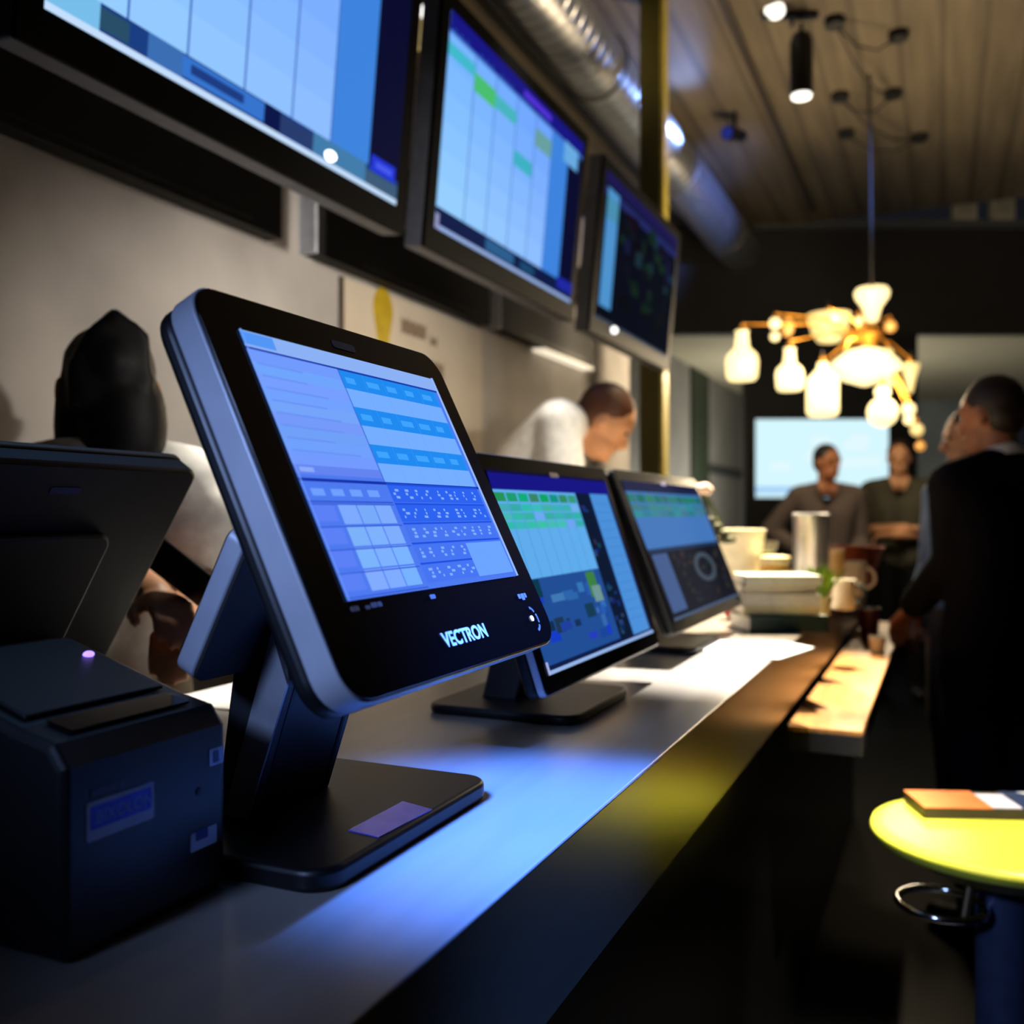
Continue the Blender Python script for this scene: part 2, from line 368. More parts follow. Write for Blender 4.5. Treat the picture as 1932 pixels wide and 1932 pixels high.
# rear customer display seen edge-on behind the neck
rth = R(27)
fR = lambda s, q, h: loc1(-.5786, .61, -.1216)+Vector((0, s, 0))+q*Vector((math.sin(rth), 0, math.cos(rth)))+h*Vector((-math.cos(rth), 0, math.sin(rth)))
cd = obj('customer_display', prism(NB(), rrect(0, .2, -.01, .125, .012), -.02, 0, fR), SILVER, t1, smooth=40, bevel=.002)
obj('display_cover', prism(NB(), rrect(.0005, .1995, -.0095, .1245, .012), -.024, -.0201, fR), mat('box_black', (5, 5, 6), .7), cd, bevel=.001)
obj('display_glass', prism(NB(), rrect(.004, .196, -.006, .121, .01), 0, .003, fR), BLACKGLASS, cd)
obj('arm', box(NB(), -.035, .0, -.03, .02, .17, .21), BLACKPL, t1)
text('maker_name', 'VECTRON', .0175, mat('white_print_bright', (240, 241, 248), .4), f1, t1, .110, -.0515, .0006, bold=.0005)
for s_, q_, w_, h_ in ((.001, -.0085, .010, .004), (.020, -.0085, .006, .003), (.028, -.008, .008, .004), (.037, -.008, .006, .004), (.118, -.009, .009, .004), (.286, -.024, .006, .005), (.293, -.026, .007, .007), (.301, -.024, .005, .005)):
    obj('printed_icon', prism(NB(), rrect(s_, s_+w_, q_, q_+h_, .001, 2), .0002, .0006, f1), mat('grey_print', (120, 122, 132), .5), t1)
obj('power_light', prism(NB(), [(.296+.003*math.cos(k*math.pi/8), -.046+.003*math.sin(k*math.pi/8)) for k in range(16)], .0002, .0012, f1), mat('white_led', (240, 245, 255), .4, emit=1.0), t1)
bm = NB()
for a0 in (55, 0, -55):
    for k in range(4):
        a = R(a0-16+k*10.6); prism(bm, rrect(.297+.0125*math.cos(a)-.0014, .297+.0125*math.cos(a)+.0014, -.047+.0125*math.sin(a)-.0014, -.047+.0125*math.sin(a)+.0014, .0006, 2), .0002, .0006, f1)
obj('menu_marks', bm, mat('grey_print', (120, 122, 132)), t1)
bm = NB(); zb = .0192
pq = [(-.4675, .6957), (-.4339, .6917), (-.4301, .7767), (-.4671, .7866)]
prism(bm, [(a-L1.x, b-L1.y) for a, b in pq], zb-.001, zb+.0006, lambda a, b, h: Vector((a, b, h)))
obj('painted_reflection', bm, mat('violet_reflection', (84, 84, 205), .25, vary=.15, scale=40), t1)  # violet patch painted on the base as the lit screen's reflection

# two wide monitors further along
def stand_neck(x): return [(x+.03, .17), (x+.015, .19), (x-.015, .19), (x-.055, .012), (x-.01, .012)]
def wide_monitor(label, y0, x, z, content, tilt, W=.476, H=.276, rim=None):
    L = Vector((x-.13, y0+W/2, TOP)); Ol = Vector((.13, -W/2, z+CZ-TOP))
    return terminal('till_monitor', label, L, 0, Ol, tilt, (-.022, W+.022, -.024, H+.024), (W, H), .01, content,
                    [(.05, .19), (-.01, .20), (-.055, .012), (.0, .012)], (-.05, .05), (-.11, .125, -.13, .13, .014), thick=(.012, .03), rim=rim)
wide_monitor('wide monitor beside the sharp till with green header and blue floor plan screen', 1.117, -.452, -.206, plan_content(), 18.5)
wide_monitor('dim wide monitor with half dark screen nearest the stack of books', 1.768, -.46, -.206, dim_content(), 21.5, .615, .288, DARKPL)

# terminal with its back to the camera at the left
t4n = [(.0, .155), (-.02, .19), (-.07, .19), (-.10, .03), (-.08, .018), (.03, .018)]
L4 = Vector((-.92, .76, TOP))
t4 = thing('till_terminal', 'dark till terminal seen from behind at the left edge, screen turned away', 'screen', L4, math.pi)
th = R(33); O4 = Vector((.145, -.19, .11))
f4 = lambda s, q, h: O4+Vector((0, s, 0))+q*Vector((-math.sin(th), 0, math.cos(th)))+h*Vector((math.cos(th), 0, math.sin(th)))
obj('bezel', prism(NB(), rrect(.002, .378, .002, .308, .016), -.004, 0, f4), BLACKGLASS, t4)
obj('rim', prism(NB(), rrect(0, .38, 0, .31, .016), -.012, -.003, f4), GREYMET, t4, smooth=40, bevel=.0015)
obj('rear_shell', prism(NB(), rrect(.001, .379, .001, .309, .016), -.042, -.012, f4), BLACKPL, t4, smooth=40, bevel=.005)
obj('maker_badge', prism(NB(), rrect(.17, .21, .27, .279, .003), -.0428, -.0418, f4), mat('blue_badge', (62, 64, 120)), t4)
obj('rear_cover', prism(NB(), rrect(.10, .28, .05, .22, .02), -.052, -.042, f4), BLACKPL, t4, bevel=.004)
obj('neck', prism(NB(), [(.16, .13), (.13, .17), (-.03, .105), (-.075, .04), (-.075, .018), (.02, .018)], -.075, .075, lambda a, b, h: Vector((a, h, b))), mat('olive_grey_plastic', (74, 72, 66), .5), t4, bevel=.004)
obj('base', prism(NB(), rrect(-.11, .13, -.14, .14, .03), 0, .018, lambda a, b, h: Vector((a, b, h))), BLACKPL, t4, bevel=.004)

# ------------------------------------------------------------------ RECEIPT PRINTER
pr = thing('receipt_printer', 'black receipt printer with blue front label in the near left corner', 'printer', (-.515, .443, TOP))
side = [(0, .002), (0, .128), (-.012, .143), (-.045, .150), (-.165, .186), (-.195, .184), (-.205, .170), (-.205, .002)]
obj('case', prism(NB(), side, 0, .154, lambda a, b, h: Vector((a, h, b))), mat('printer_black', (19, 20, 24), .38, vary=.1, scale=50, bump=.01), pr, bevel=.006, seg=3)
cvr = [(-.052, .153), (-.158, .1855), (-.158, .1885), (-.052, .156)]
obj('lid', prism(NB(), cvr, .014, .140, lambda a, b, h: Vector((a, h, b))), BLACKPL, pr, bevel=.001)
obj('paper_slot', prism(NB(), [(-.018, .1455), (-.042, .1505), (-.042, .1525), (-.018, .1475)], .022, .132, lambda a, b, h: Vector((a, h, b))), BLACKGLASS, pr)
fp = lambda s, q, h: Vector((h, s, q))
def off(y, z): return y-.443, z+CZ-TOP
lab = obj('front_label', prism(NB(), rrect(*[.018, .077, .0755, .1015], .002, 3), .0, .0008, fp), mat('label_silver', (205, 216, 250), .5), pr)
obj('label_field', prism(NB(), rrect(.021, .074, .083, .0985, .001, 2), .0008, .0012, fp), mat('label_blue', (30, 60, 250), .4), lab)
text('maker_name', 'BIXOLON', .0115, mat('label_light', (130, 150, 250), .5), fp, lab, .0245, .0868, .0013, bold=.0002)
obj('model_print', prism(NB(), rrect(.021, .049, .1045, .1095, .001, 2), 0, .0006, fp), mat('label_dim', (70, 68, 88), .5), pr)
lb2 = obj('status_label', prism(NB(), rrect(.134, .150, .098, .111, .001, 2), 0, .0006, fp), mat('label_silver', (150, 160, 195)), pr)
obj('status_mark', prism(NB(), rrect(.138, .144, .1, .109, .001, 2), .0006, .001, fp), mat('label_field2', (60, 80, 130), .5), lb2)
lb3 = obj('rating_label', prism(NB(), rrect(.114, .142, .038, .052, .001, 2), 0, .0006, fp), mat('label_silver', (150, 160, 195)), pr)
obj('rating_print', prism(NB(), rrect(.119, .132, .045, .0525, .001, 2), .0006, .001, fp), mat('label_violet', (70, 66, 150), .5), lb3)
obj('feed_button', prism(NB(), [(.123+.003*math.cos(k*math.pi/6), .082+.003*math.sin(k*math.pi/6)) for k in range(12)], 0, .001, fp), DARKPL, pr)
obj('status_light', ell(NB(), (-.12, .128, .178), .004, .005, .003, n=12), mat('violet_led', (150, 120, 255), .4, emit=2.5), pr)

# ------------------------------------------------------------------ WALL SCREENS
def order_cols(dark):
    B = c(140, 200, 255)
    L = [(0, 1, 0, 1, B)]
    fr_ = [0, .155, .29, .44, .585, .72, .87]
    for i in range(5):
        for j in range(6): L.append((fr_[i], fr_[i+1], .1+j*.133, .1+(j+1)*.133, (150-j*6+2*i-4*i, 206-j*5-4*i, 255)))
    L.append((.72, .87, .1, .92, c(62, 132, 222)))
    for i in range(1, 6): L.append((fr_[i]-.0025, fr_[i]+.0025, .1, .9, c(64, 104, 190)))
    L.append((.87, 1, .08, .9, c(10, 12, 46)))
    L.append((0, 1, .9, 1, c(24, 22, 130))); L.append((0, 1, .9, .915, c(70, 120, 210)))
    for i in range(5):
        for j in range(3):
            u = fr_[i]+.02+j*.035; L.append((u, u+.02, .92, .935, c(30, 60, 160)))
    L.append((.48, .7, .94, .975, c(84, 50, 214)))
    return L
def tv1_content():
    L = order_cols(0)
    L += [(0, 1, .02, .1, c(26, 62, 130)), (0, .1, .02, .1, c(120, 190, 235)), (.1, .16, .03, .09, c(40, 78, 104)), (.2, .28, .02, .1, c(60, 110, 180)), (.28, .5, .03, .095, c(54, 116, 206)),
          (.30, .44, .05, .08, c(30, 60, 130)), (.5, .55, .02, .1, c(12, 22, 74)), (.55, .66, .03, .09, c(40, 60, 110)), (.66, .86, .02, .1, c(66, 124, 170)), (.88, .985, .085, .15, c(34, 54, 214)), (.9, .97, .105, .13, c(70, 90, 236)),
          (.86, 1, .02, .08, c(60, 90, 120)), (0, 1, 0, .022, c(196, 222, 252))]
    return L
def tv2_content():
    L = order_cols(0)
    L += [(.0, .155, .80, .86, c(66, 184, 205)), (.155, .29, .74, .83, c(74, 190, 112)), (.29, .44, .75, .82, c(70, 180, 190)), (.44, .58, .55, .63, c(62, 176, 196)), (.585, .72, .74, .84, c(104, 160, 160)),
          (.83, .96, .80, .92, c(104, 170, 226)),
          (0, 1, .02, .1, c(12, 26, 70)), (.3, .5, .03, .09, c(40, 92, 140)), (.55, .66, .03, .08, c(24, 70, 110)), (.86, 1, .05, .12, c(30, 40, 160)), (0, 1, 0, .02, c(150, 176, 226)), (0, .02, 0, .07, c(150, 150, 190))]
    return L
def tv3_content():
    L = [(0, 1, 0, 1, c(8, 12, 24)), (0, 1, .92, 1, c(28, 24, 78)), (0, 1, .84, .9, c(34, 40, 98)), (.03, .16, .1, .9, c(78, 146, 206)), (.03, .16, .7, .85, c(74, 142, 176))]
    for k in range(46):
        u, v = random.uniform(.2, .93), random.uniform(.12, .8)
        L.append((u, u+random.uniform(.03, .12), v, v+random.uniform(.04, .12), jig(random.choice([c(12, 20, 26), c(24, 48, 58), c(18, 38, 30), c(16, 16, 26), c(20, 26, 60), c(10, 12, 20)]), 5)))
    L.append((0, 1, 0, .02, c(60, 74, 90)))
    return L
TVSIDE = mat('tv_side', (104, 108, 124), .5, metal=.2)
def wall_tv(label, y0, W, content):
    H = .578; th = R(-5.2)
    t = thing('wall_television', label, 'screen', (-1.25, y0+W/2, CZ+.768), 0, 'row of order screens on the wall')
    fr = lambda s, q, h: Vector((0, s-W/2, 0))+q*Vector((-math.sin(th), 0, math.cos(th)))+h*Vector((math.cos(th), 0, math.sin(th)))
    s0, s1, t0, t1_ = -.045, W+.05, -.062, H+.045
    obj('frame', prism(NB(), rrect(s0, s1, t0, t1_, .006, 3), -.012, 0, fr), mat('tv_black', (6, 6, 8), .6, spec=.06), t, bevel=.002)
    obj('casing', prism(NB(), rrect(s0, s1, t0, t1_, .006, 3), -.062, -.012, fr), TVSIDE, t, bevel=.002)
    obj('rear_cover', prism(NB(), rrect(.2, W-.2, .12, H-.1, .02, 3), -.115, -.062, fr), BLACKPL, t, bevel=.01)
    obj('bracket', prism(NB(), rrect(W/2-.12, W/2+.12, .2, .3, .005, 2), -.1149, -.1149-.25, fr), GREYMET, t) 
    br = obj('wall_plate', box(NB(), -.425, -.41, -.2, .2, .08, .36), GREYMET, t)
    obj('bracket_arm', box(NB(), -.41, -.10, -.04, .04, .18, .26), GREYMET, t)
    screen('display', content, W, H, fr, t)
    return t, fr
a, f = wall_tv('nearest wall screen, cropped by the top left corner, showing pale blue columns', 1.04, 1.03, tv1_content())
obj('status_light', ell(NB(), f(.74, .025, .004), .012, .018, .012, n=14), mat('led_white', (255, 255, 250), .3, emit=2.5), a)
wall_tv('middle wall screen showing blue columns with green order blocks', 2.27, 1.03, tv2_content())
a, f = wall_tv('farthest wall screen, mostly dark with one pale blue column', 3.575, 1.09, tv3_content())
obj('status_light', ell(NB(), f(.23, -.012, .006), .014, .022, .014, n=14), mat('led_white', (255, 255, 250)), a)
# black wall boxes with pale ends below the screens
def wall_box(label, y0, y1, lip=None):
    t = thing('wall_box', label, 'box', (-1.675, y0, CZ+.735), 0, 'black boxes on the wall under the screens')
    L = y1-y0
    obj('box_body', box(NB(), 0, .053, .012, L, 0, .20), mat('box_black', (5, 5, 6), .7), t, bevel=.002)
    obj('end_cap', box(NB(), 0, .055, 0, .012, 0, .20), mat('pale_cap', (200, 206, 220), .5), t)
    obj('front_slot', box(NB(), .053, .0545, .25, L-.12, .018, .026), mat('slot_grey', (40, 39, 38), .5), t)
    if lip: obj('light_strip', box(NB(), .0, .06, lip[0]-y0, lip[1]-y0, -.016, -.004), mat('strip_white', (250, 236, 210), .5, emit=.9), t)
wall_box('black wall box under the nearest wall screen', .55, 2.10)
wall_box('black wall box with pale end under the middle wall screen', 2.245, 3.40)
wall_box('black wall box with glowing lower edge under the farthest wall screen', 3.49, 4.63, (3.95, 4.6))
# poster panel on the wall with yellow drop mark and two faint lines
ps = thing('wall_poster', 'beige wall panel with yellow drop mark and faint brown lettering', 'poster', (-1.675, 2.44, 1.2))
obj('panel', box(NB(), .0, .012, .012, .97, 0, .86), mat('beige_panel', (206, 192, 172), .75, vary=.05, scale=6), ps)
obj('edge_strip', box(NB(), .0, .013, 0, .012, 0, .86), mat('brown_edge', (84, 72, 62), .7), ps)
fq = lambda s, q, h: Vector((.012+h, s, q))
pts = [(.235+.062*math.cos(R(a)), .80+.075*math.sin(R(a))) for a in range(0, 181, 15)]+[(.20, .70), (.237, .61), (.27, .70)]
obj('drop_mark', prism(NB(), pts, 0, .001, fq), mat('mark_yellow', (188, 158, 16), .6), ps)
for y, z, w_, h_ in ((.35, .775, .17, .06), (.55, .755, .05, .04), (.34, .665, .06, .06), (.43, .655, .22, .065)):
    bm = NB()
    n_ = max(1, round(w_/.045))
    pts = [(y, z-h_/2)]+[(y+w_*k/(2*n_), z-h_/2+(.008 if k % 2 else 0)) for k in range(1, 2*n_)]+[(y+w_, z-h_/2), (y+w_, z+h_/2)]+[(y+w_*k/(2*n_), z+h_/2-(.014 if k % 2 else 0)) for k in range(2*n_-1, 0, -1)]+[(y, z+h_/2)]
    prism(bm, pts, 0, .001, fq); obj('lettering', bm, mat('lettering_brown', (132, 112, 94), .7), ps)

# ------------------------------------------------------------------ COUNTER ITEMS (far end)
def on(px, d, z=TOP):          # a spot on a surface at height z, straight ahead of pixel column px
    p = at(px, 966, d); return (p.x, p.y, z)
pp_ = thing('paper_sheet', 'white paper sheet overhanging the counter edge before the books', 'paper', (0, 0, TOP))
bm = NB()
P = [on(1270, 2.18), on(1480, 2.16), on(1536, 2.06), on(1470, 1.90), on(1360, 1.93)]
prism(bm, [(p[0], p[1]) for p in P], .0005, .003, lambda a, b, h: Vector((a, b, h)))
pp_.location = (0, 0, TOP); obj('sheet', bm, PAPER, pp_)
obj('printed_lines', prism(NB(), [(p[0], p[1]) for p in (on(1400, 2.08), on(1450, 2.08), on(1440, 2.05), on(1395, 2.05))], .003, .0034, lambda a, b, h: Vector((a, b, h))), mat('print_grey', (170, 168, 176), .7), pp_)
tag(obj('paper_sheet', box(NB(), -1.10, -.93, 1.12, 1.36, TOP+.0005, TOP+.003), PAPER), 'white paper lying behind the sharp till neck', 'paper')
# books
bk0 = Vector(on(1462, 2.42)); ang = R(8)
specs = [(.2, .15, .040, (34, 58, 60), 'bottom thick dark teal book of the stack on the counter'),
         (.185, .145, .022, (228, 214, 170), 'cream book on top of the teal one in the counter stack'),
         (.19, .14, .030, (246, 238, 226), 'thick white book in the middle of the counter stack'),
         (.18, .145, .020, (214, 204, 186), 'thin pale grey book second from top of the counter stack'),
         (.185, .14, .024, (250, 248, 232), 'white book on the very top of the counter stack')]
z = TOP
for i, (w_, d_, h_, col, lab_) in enumerate(specs):
    b = thing('book', lab_, 'book', (bk0.x+random.uniform(-.008, .008), bk0.y+random.uniform(-.008, .008), z), YAW+random.uniform(-.12, .12), 'books stacked on the counter')
    cm = mat('cover_%d' % i, col, .45); bm = NB(); box(bm, -w_/2, w_/2, -d_/2, d_/2, 0, .003); box(bm, -w_/2, w_/2, -d_/2, d_/2, h_-.003, h_); box(bm, -w_/2, w_/2, -d_/2, -d_/2+.003, .003, h_-.003)
    obj('cover', bm, cm, b); obj('pages', box(NB(), -w_/2+.002, w_/2-.003, -d_/2+.004, d_/2-.004, .003, h_-.003), PAPER, b); z += h_+.0004
# white bucket vase with a flower
v = thing('flower_vase', 'tall flared white vase holding a pale pink flower beyond the monitors', 'vase', on(1392, 3.0))
obj('vase_body', lathe(NB(), [(.045, 0), (.05, .01), (.085, .235), (.088, .24), (.082, .238), (.047, .02)], 32), mat('cream_ceramic', (248, 244, 222), .35, emit=0), v, smooth=50)
tip = at(1322, 925, 2.9)-Vector(on(1392, 3.0))
obj('stem', tube(NB(), [(0, 0, .02), (-.03, 0, .2), tip*.8+Vector((0, 0, .05)), tip], .005, 8), mat('stem_green', (62, 78, 40), .6), v)
bm = NB()
for k in range(9): ell(bm, tip+Vector((.02*math.cos(k*.7), .02*math.sin(k*.7), .004*(k % 3))), .018, .018, .014, n=10)
obj('blossom', bm, mat('pale_pink', (250, 220, 214), .6), v, smooth=60)
bm = NB()
for k in range(5): ell(bm, tip*.75+Vector((.02*k-.03, 0, .02-.02*k)), .03, .012, .012, n=8)
obj('foliage', bm, mat('leaf_dark', (58, 66, 38), .6), v, smooth=60)
g = thing('cocktail_glass', 'flared glass with green contents beside the white vase', 'glass', on(1440, 3.12))
GLASS = mat('clear_glass', (225, 220, 205), .05, trans=.9)
obj('bowl', lathe(NB(), [(.003, .10), (.022, .11), (.05, .2), (.048, .2), (.02, .115), (.003, .105)], 28), GLASS, g, smooth=50)
obj('stem', lathe(NB(), [(.035, 0), (.035, .004), (.005, .012), (.004, .10)], 24), GLASS, g, smooth=50)
obj('green_drink', lathe(NB(), [(.003, .112), (.02, .118), (.038, .165), (.003, .168)], 24), mat('green_liquid', (104, 122, 24), .4), g, smooth=50)
j = thing('storage_jar', 'amber jar with pale lid in front of the steel cylinder', 'jar', on(1462, 2.9))
obj('jar_body', lathe(NB(), [(.042, 0), (.046, .006), (.046, .12), (.036, .135)], 28), mat('amber_jar', (216, 178, 96), .3), j, smooth=50)
obj('lid', lathe(NB(), [(.038, .135), (.046, .137), (.046, .158), (.03, .162)], 28), mat('jar_lid', (226, 214, 168), .4), j, smooth=50)
s = thing('steel_canister', 'tall brushed steel cylinder standing among the bar items', 'canister', on(1530, 3.2))
obj('canister_body', lathe(NB(), [(.056, 0), (.058, .004), (.058, .27), (.06, .275), (.06, .288), (.054, .29), (.05, .28)], 36), mat('brushed_steel', (196, 200, 208), .3, metal=.8, vary=.1, stretch=(1, 1, .1)), s, smooth=45)
obj('canister_floor', lathe(NB(), [(.01, .276), (.052, .278)], 32), GREYMET, s)
k_ = thing('wooden_tumbler', 'small beige wooden tumbler right of the steel cylinder', 'tumbler', on(1578, 3.3))
obj('tumbler_body', lathe(NB(), [(.026, 0), (.028, .16), (.03, .165), (.024, .165), (.022, .01)], 24), mat('beech', (206, 176, 120), .5), k_, smooth=50)
m_ = thing('coffee_mug', 'white mug at the far end of the counter beside the tumbler', 'mug', on(1612, 3.35))
obj('mug_body', lathe(NB(), [(.034, 0), (.038, .006), (.04, .12), (.038, .122), (.035, .01)], 28), WHITE, m_, smooth=50)
obj('handle', tube(NB(), [Vector((.038+.03*math.sin(a), 0, .065+.035*math.cos(a))) for a in [i*math.pi/8 for i in range(9)]], .006, 8), WHITE, m_)
m2 = thing('milk_jug', 'small pale jug with dark handle near the counter corner', 'jug', on(1592, 2.9))
obj('jug_body', lathe(NB(), [(.03, 0), (.036, .02), (.03, .075), (.034, .09), (.031, .09), (.027, .07)], 28), mat('pale_jug', (236, 236, 228), .35), m2, smooth=50)
obj('handle', tube(NB(), [Vector((.03+.03*math.sin(a), 0, .045+.03*math.cos(a))) for a in [i*math.pi/8 for i in range(9)]], .007, 8), mat('dark_handle', (36, 48, 48), .5), m2)
r_ = thing('red_bowl', 'small red bowl beside the books near the dim monitor', 'bowl', on(1388, 2.62))
obj('bowl_body', lathe(NB(), [(.018, 0), (.03, .012), (.042, .05), (.039, .05), (.026, .014)], 28), mat('red_glaze', (196, 44, 52), .35), r_, smooth=50)
cb = thing('copper_bowl', 'shallow copper bowl at the far end of the counter', 'bowl', on(1618, 4.05))
obj('bowl_body', lathe(NB(), [(.05, 0), (.07, .03), (.11, .15), (.105, .15), (.06, .035)], 30), mat('copper', (176, 84, 40), .4, metal=.6), cb, smooth=50)
pl = thing('potted_herb', 'small green leafy herb in a glass pot behind the books', 'plant', on(1548, 2.72))
obj('pot', lathe(NB(), [(.026, 0), (.034, .055), (.031, .055), (.024, .006)], 24), mat('pot_glass', (188, 190, 150), .25), pl, smooth=50)
bm = NB()
for k in range(34):
    a = random.uniform(0, 6.28); l = random.uniform(.05, .11); rr = random.uniform(.01, .075)
    tipv = Vector((rr*math.cos(a), rr*math.sin(a), .05+l)); b0 = Vector((.01*math.cos(a), .01*math.sin(a), .045)); mid = (tipv+b0)/2+Vector((0, 0, .015))
    sd = Vector((-math.sin(a), math.cos(a), 0))*.009
    vs = [bm.verts.new(p) for p in (b0, mid+sd, tipv, mid-sd)]; bm.faces.new(vs)
obj('leaves', bm, mat('herb_green', (112, 146, 30), .5, vary=.3, scale=60), pl)
# drinks on the ledge
LZ = CZ-.466
d1 = thing('drink_cup', 'dark red cup on the wooden ledge near the suited man', 'cup', on(1640, 3.45, LZ))
obj('cup_body', lathe(NB(), [(.028, 0), (.038, .12), (.036, .12), (.027, .006)], 24), mat('wine_red', (92, 24, 36), .4), d1, smooth=50)
d2 = thing('drink_cup', 'small white cup on the wooden ledge below the dark red cup', 'cup', on(1656, 3.16, LZ))
obj('cup_body', lathe(NB(), [(.02, 0), (.028, .055), (.026, .055), (.019, .005)], 24), WHITE, d2, smooth=50)

# ------------------------------------------------------------------ STOOL
SZ = CZ-.59
sp = at(1890, 966, 1.78)
st = thing('bar_stool', 'round bright yellow bar stool with chrome ring at the right edge', 'stool', (sp.x, sp.y, 0))
YEL = mat('yellow_vinyl', (238, 234, 70), .38, vary=.05)
obj('seat', lathe(NB(), [(.02, SZ-.034), (.19, SZ-.034), (.222, SZ-.028), (.230, SZ-.015), (.226, SZ-.004), (.205, SZ), (.02, SZ+.002)], 56), YEL, st, smooth=60)
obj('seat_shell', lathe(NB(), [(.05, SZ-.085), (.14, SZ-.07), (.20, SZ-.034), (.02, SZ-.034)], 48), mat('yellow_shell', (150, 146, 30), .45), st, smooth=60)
obj('pedestal', lathe(NB(), [(.20, .0), (.20, .012), (.06, .04), (.045, .1), (.045, SZ-.085)], 36), mat('navy_steel', (66, 76, 104), .4, metal=.2), st, smooth=50)
rg = NB(); rc = RT*-.122-FW*.02
tube(rg, [rc+Vector((.075*math.cos(a), .075*math.sin(a), SZ-.129)) for a in [i*2*math.pi/40 for i in range(41)]], .007, 10)
for a in (R(10), R(60)): tube(rg, [(0, 0, SZ-.129), rc+Vector((.075*math.cos(a), .075*math.sin(a), SZ-.129))], .006, 8)
obj('chrome_ring', rg, CHROME, st, smooth=60)
q_ = RT*-.112-FW*.09
obj('support_rod', tube(NB(), [(q_.x*.8, q_.y*.8, SZ-.06), (q_.x, q_.y, SZ-.129)], .008, 10), mat('bronze_rod', (120, 96, 70), .35, metal=.8), st)
mp_ = sp+RT*.035+FW*.105
mg = thing('magazine', 'dark folder with orange and white cover lying on the yellow stool', 'magazine', (mp_.x, mp_.y, SZ+.002), YAW-.06)
obj('folder', box(NB(), -.15, .16, -.055, .06, 0, .02), mat('folder_dark', (52, 44, 30), .6), mg, bevel=.002)
obj('cover_orange', box(NB(), -.15, -.02, -.055, .06, .02, .0215), mat('cover_orange', (228, 120, 50), .5), mg)
obj('cover_white', box(NB(), -.02, .035, -.05, .04, .02, .0217), mat('cover_white', (226, 220, 226), .5), mg)
obj('cover_blue', box(NB(), .035, .16, -.055, .06, .02, .0215), mat('cover_navy', (30, 50, 84), .5), mg)
obj('cover_corner', prism(NB(), [(.07, .055), (.155, .055), (.155, -.02)], .0216, .0225, lambda a, b, h: Vector((a, b, h))), PAPER, mg)

# ------------------------------------------------------------------ FAR SCREEN, LAMPS, SPOTS
tp = at(1551, 865, 9.36)
fs = thing('presentation_screen', 'bright white blue screen on the far black wall behind two men', 'screen', tp, YAW)
fS = lambda s, q, h: Vector((s, -h, q))
obj('frame', prism(NB(), rrect(-.67, .67, -.41, .41, .01, 2), -.03, 0, fS), BLACKPL, fs)
bg = [(-.5, .5, -.5, .5, c(214, 248, 255))]
for k in range(7): bg.append((-.5, .5, -.5, -.47+(6-k)*.018, (150+10*k, 196+8*k, 246+k)))
for k in range(8):
    u, v = random.uniform(-.4, .3), random.uniform(-.25, .35); bg.append((u, u+.15, v, v+.12, c(226, 250, 255)))
ds = screen('display', bg, 1.30, .765, fS, fs)

# chandelier
CC = at(1640, 700, 6.1)
ch = thing('chandelier', 'cluster chandelier of mixed glowing glass lamps over the far bar', 'chandelier', CC)
GLOW = mat('glowing_glass', (120, 108, 84), .3, emit=1.9, ecol=(255, 228, 160))
GLOW2 = mat('glowing_milk_glass', (120, 106, 80), .3, emit=1.0, ecol=(255, 222, 140))
AMB = mat('amber_glass', (120, 84, 40), .3, emit=.9, ecol=(255, 176, 84))
WIRE = mat('black_cord', (16, 15, 14), .6)
def lp(px, py, dd=0): return at(px, py, 6.1+dd)-CC
U = 6.1/1808
def shade(px, py, prof, m=GLOW, dd=0, cord=True, cup=True):
    c0 = lp(px, py, dd); o = obj('lamp_shade', lathe(NB(), [(r*U, z*U) for r, z in prof], 28, c0), m, ch, smooth=60)
    zt = max(z for r, z in prof)*U
    if cup: obj('lamp_holder', lathe(NB(), [(.012, zt-.004), (.016, zt), (.016, zt+.03), (.006, zt+.045)], 16, c0), BRASS, o)
    if cord: obj('cord', tube(NB(), [c0+Vector((0, 0, zt+.04)), c0+Vector((0, 0, zt+.075))], .004, 6), WIRE, o)
BOT = [(4, -40), (24, -40), (29, -33), (31, -5), (28, 8), (14, 22), (11, 50), (13, 54)]
shade(1400, 678, BOT, GLOW, .1); shade(1490, 703, [(r*.83, z*.83) for r, z in BOT], GLOW, -.1)
shade(1552, 748, [(4, -36), (24, -36), (29, -28), (29, 32), (20, 40), (10, 52), (9, 62)], GLOW, -.15)
shade(1564, 612, [(4, -37), (20, -34), (32, -18), (41, 16), (40, 20), (30, 22), (6, 23)], GLOW2, .15)
shade(1645, 575, [(6, -34), (11, -30), (18, -5), (31, 14), (33, 24), (28, 32), (8, 34)], GLOW, .2)
shade(1632, 690, [(6, -38), (40, -26), (66, -4), (60, 8), (34, 28), (8, 34)], GLOW, 0)
shade(1665, 778, [(3, -27)]+[(27*math.cos(R(a)), 27*math.sin(R(a))) for a in range(-75, 61, 15)]+[(9, 27), (14, 34), (13, 42), (7, 48)], GLOW, -.2)
shade(1717, 708, [(4, -34), (6, -28), (10, -8), (17, 16), (17, 22), (5, 24)], GLOW2, .1)
def bulb(px, py, r, m=GLOW, dd=0, k=1.0):
    c0 = lp(px, py, dd); o = obj('bulb', ell(NB(), c0, r*U, r*U, r*U*k, n=16), m, ch, smooth=80)
    obj('bulb_cap', tube(NB(), [c0+Vector((0, 0, r*U*k*.9)), c0+Vector((0, 0, r*U*k+.03))], .009, 10), BRASS, o)
bulb(1462, 610, 11, GLOW); bulb(1462, 635, 9, GLOW, .05); bulb(1486, 618, 12, AMB, .1, 1.5)
for a in ((1714, 772, 13, GLOW), (1715, 792, 10, GLOW), (1730, 811, 12, GLOW2), (1736, 842, 9, AMB), (1675, 668, 11, GLOW2), (1683, 694, 13, GLOW2), (1677, 722, 11, GLOW2), (1620, 605, 9, GLOW2), (1680, 616, 11, AMB)): bulb(*a)
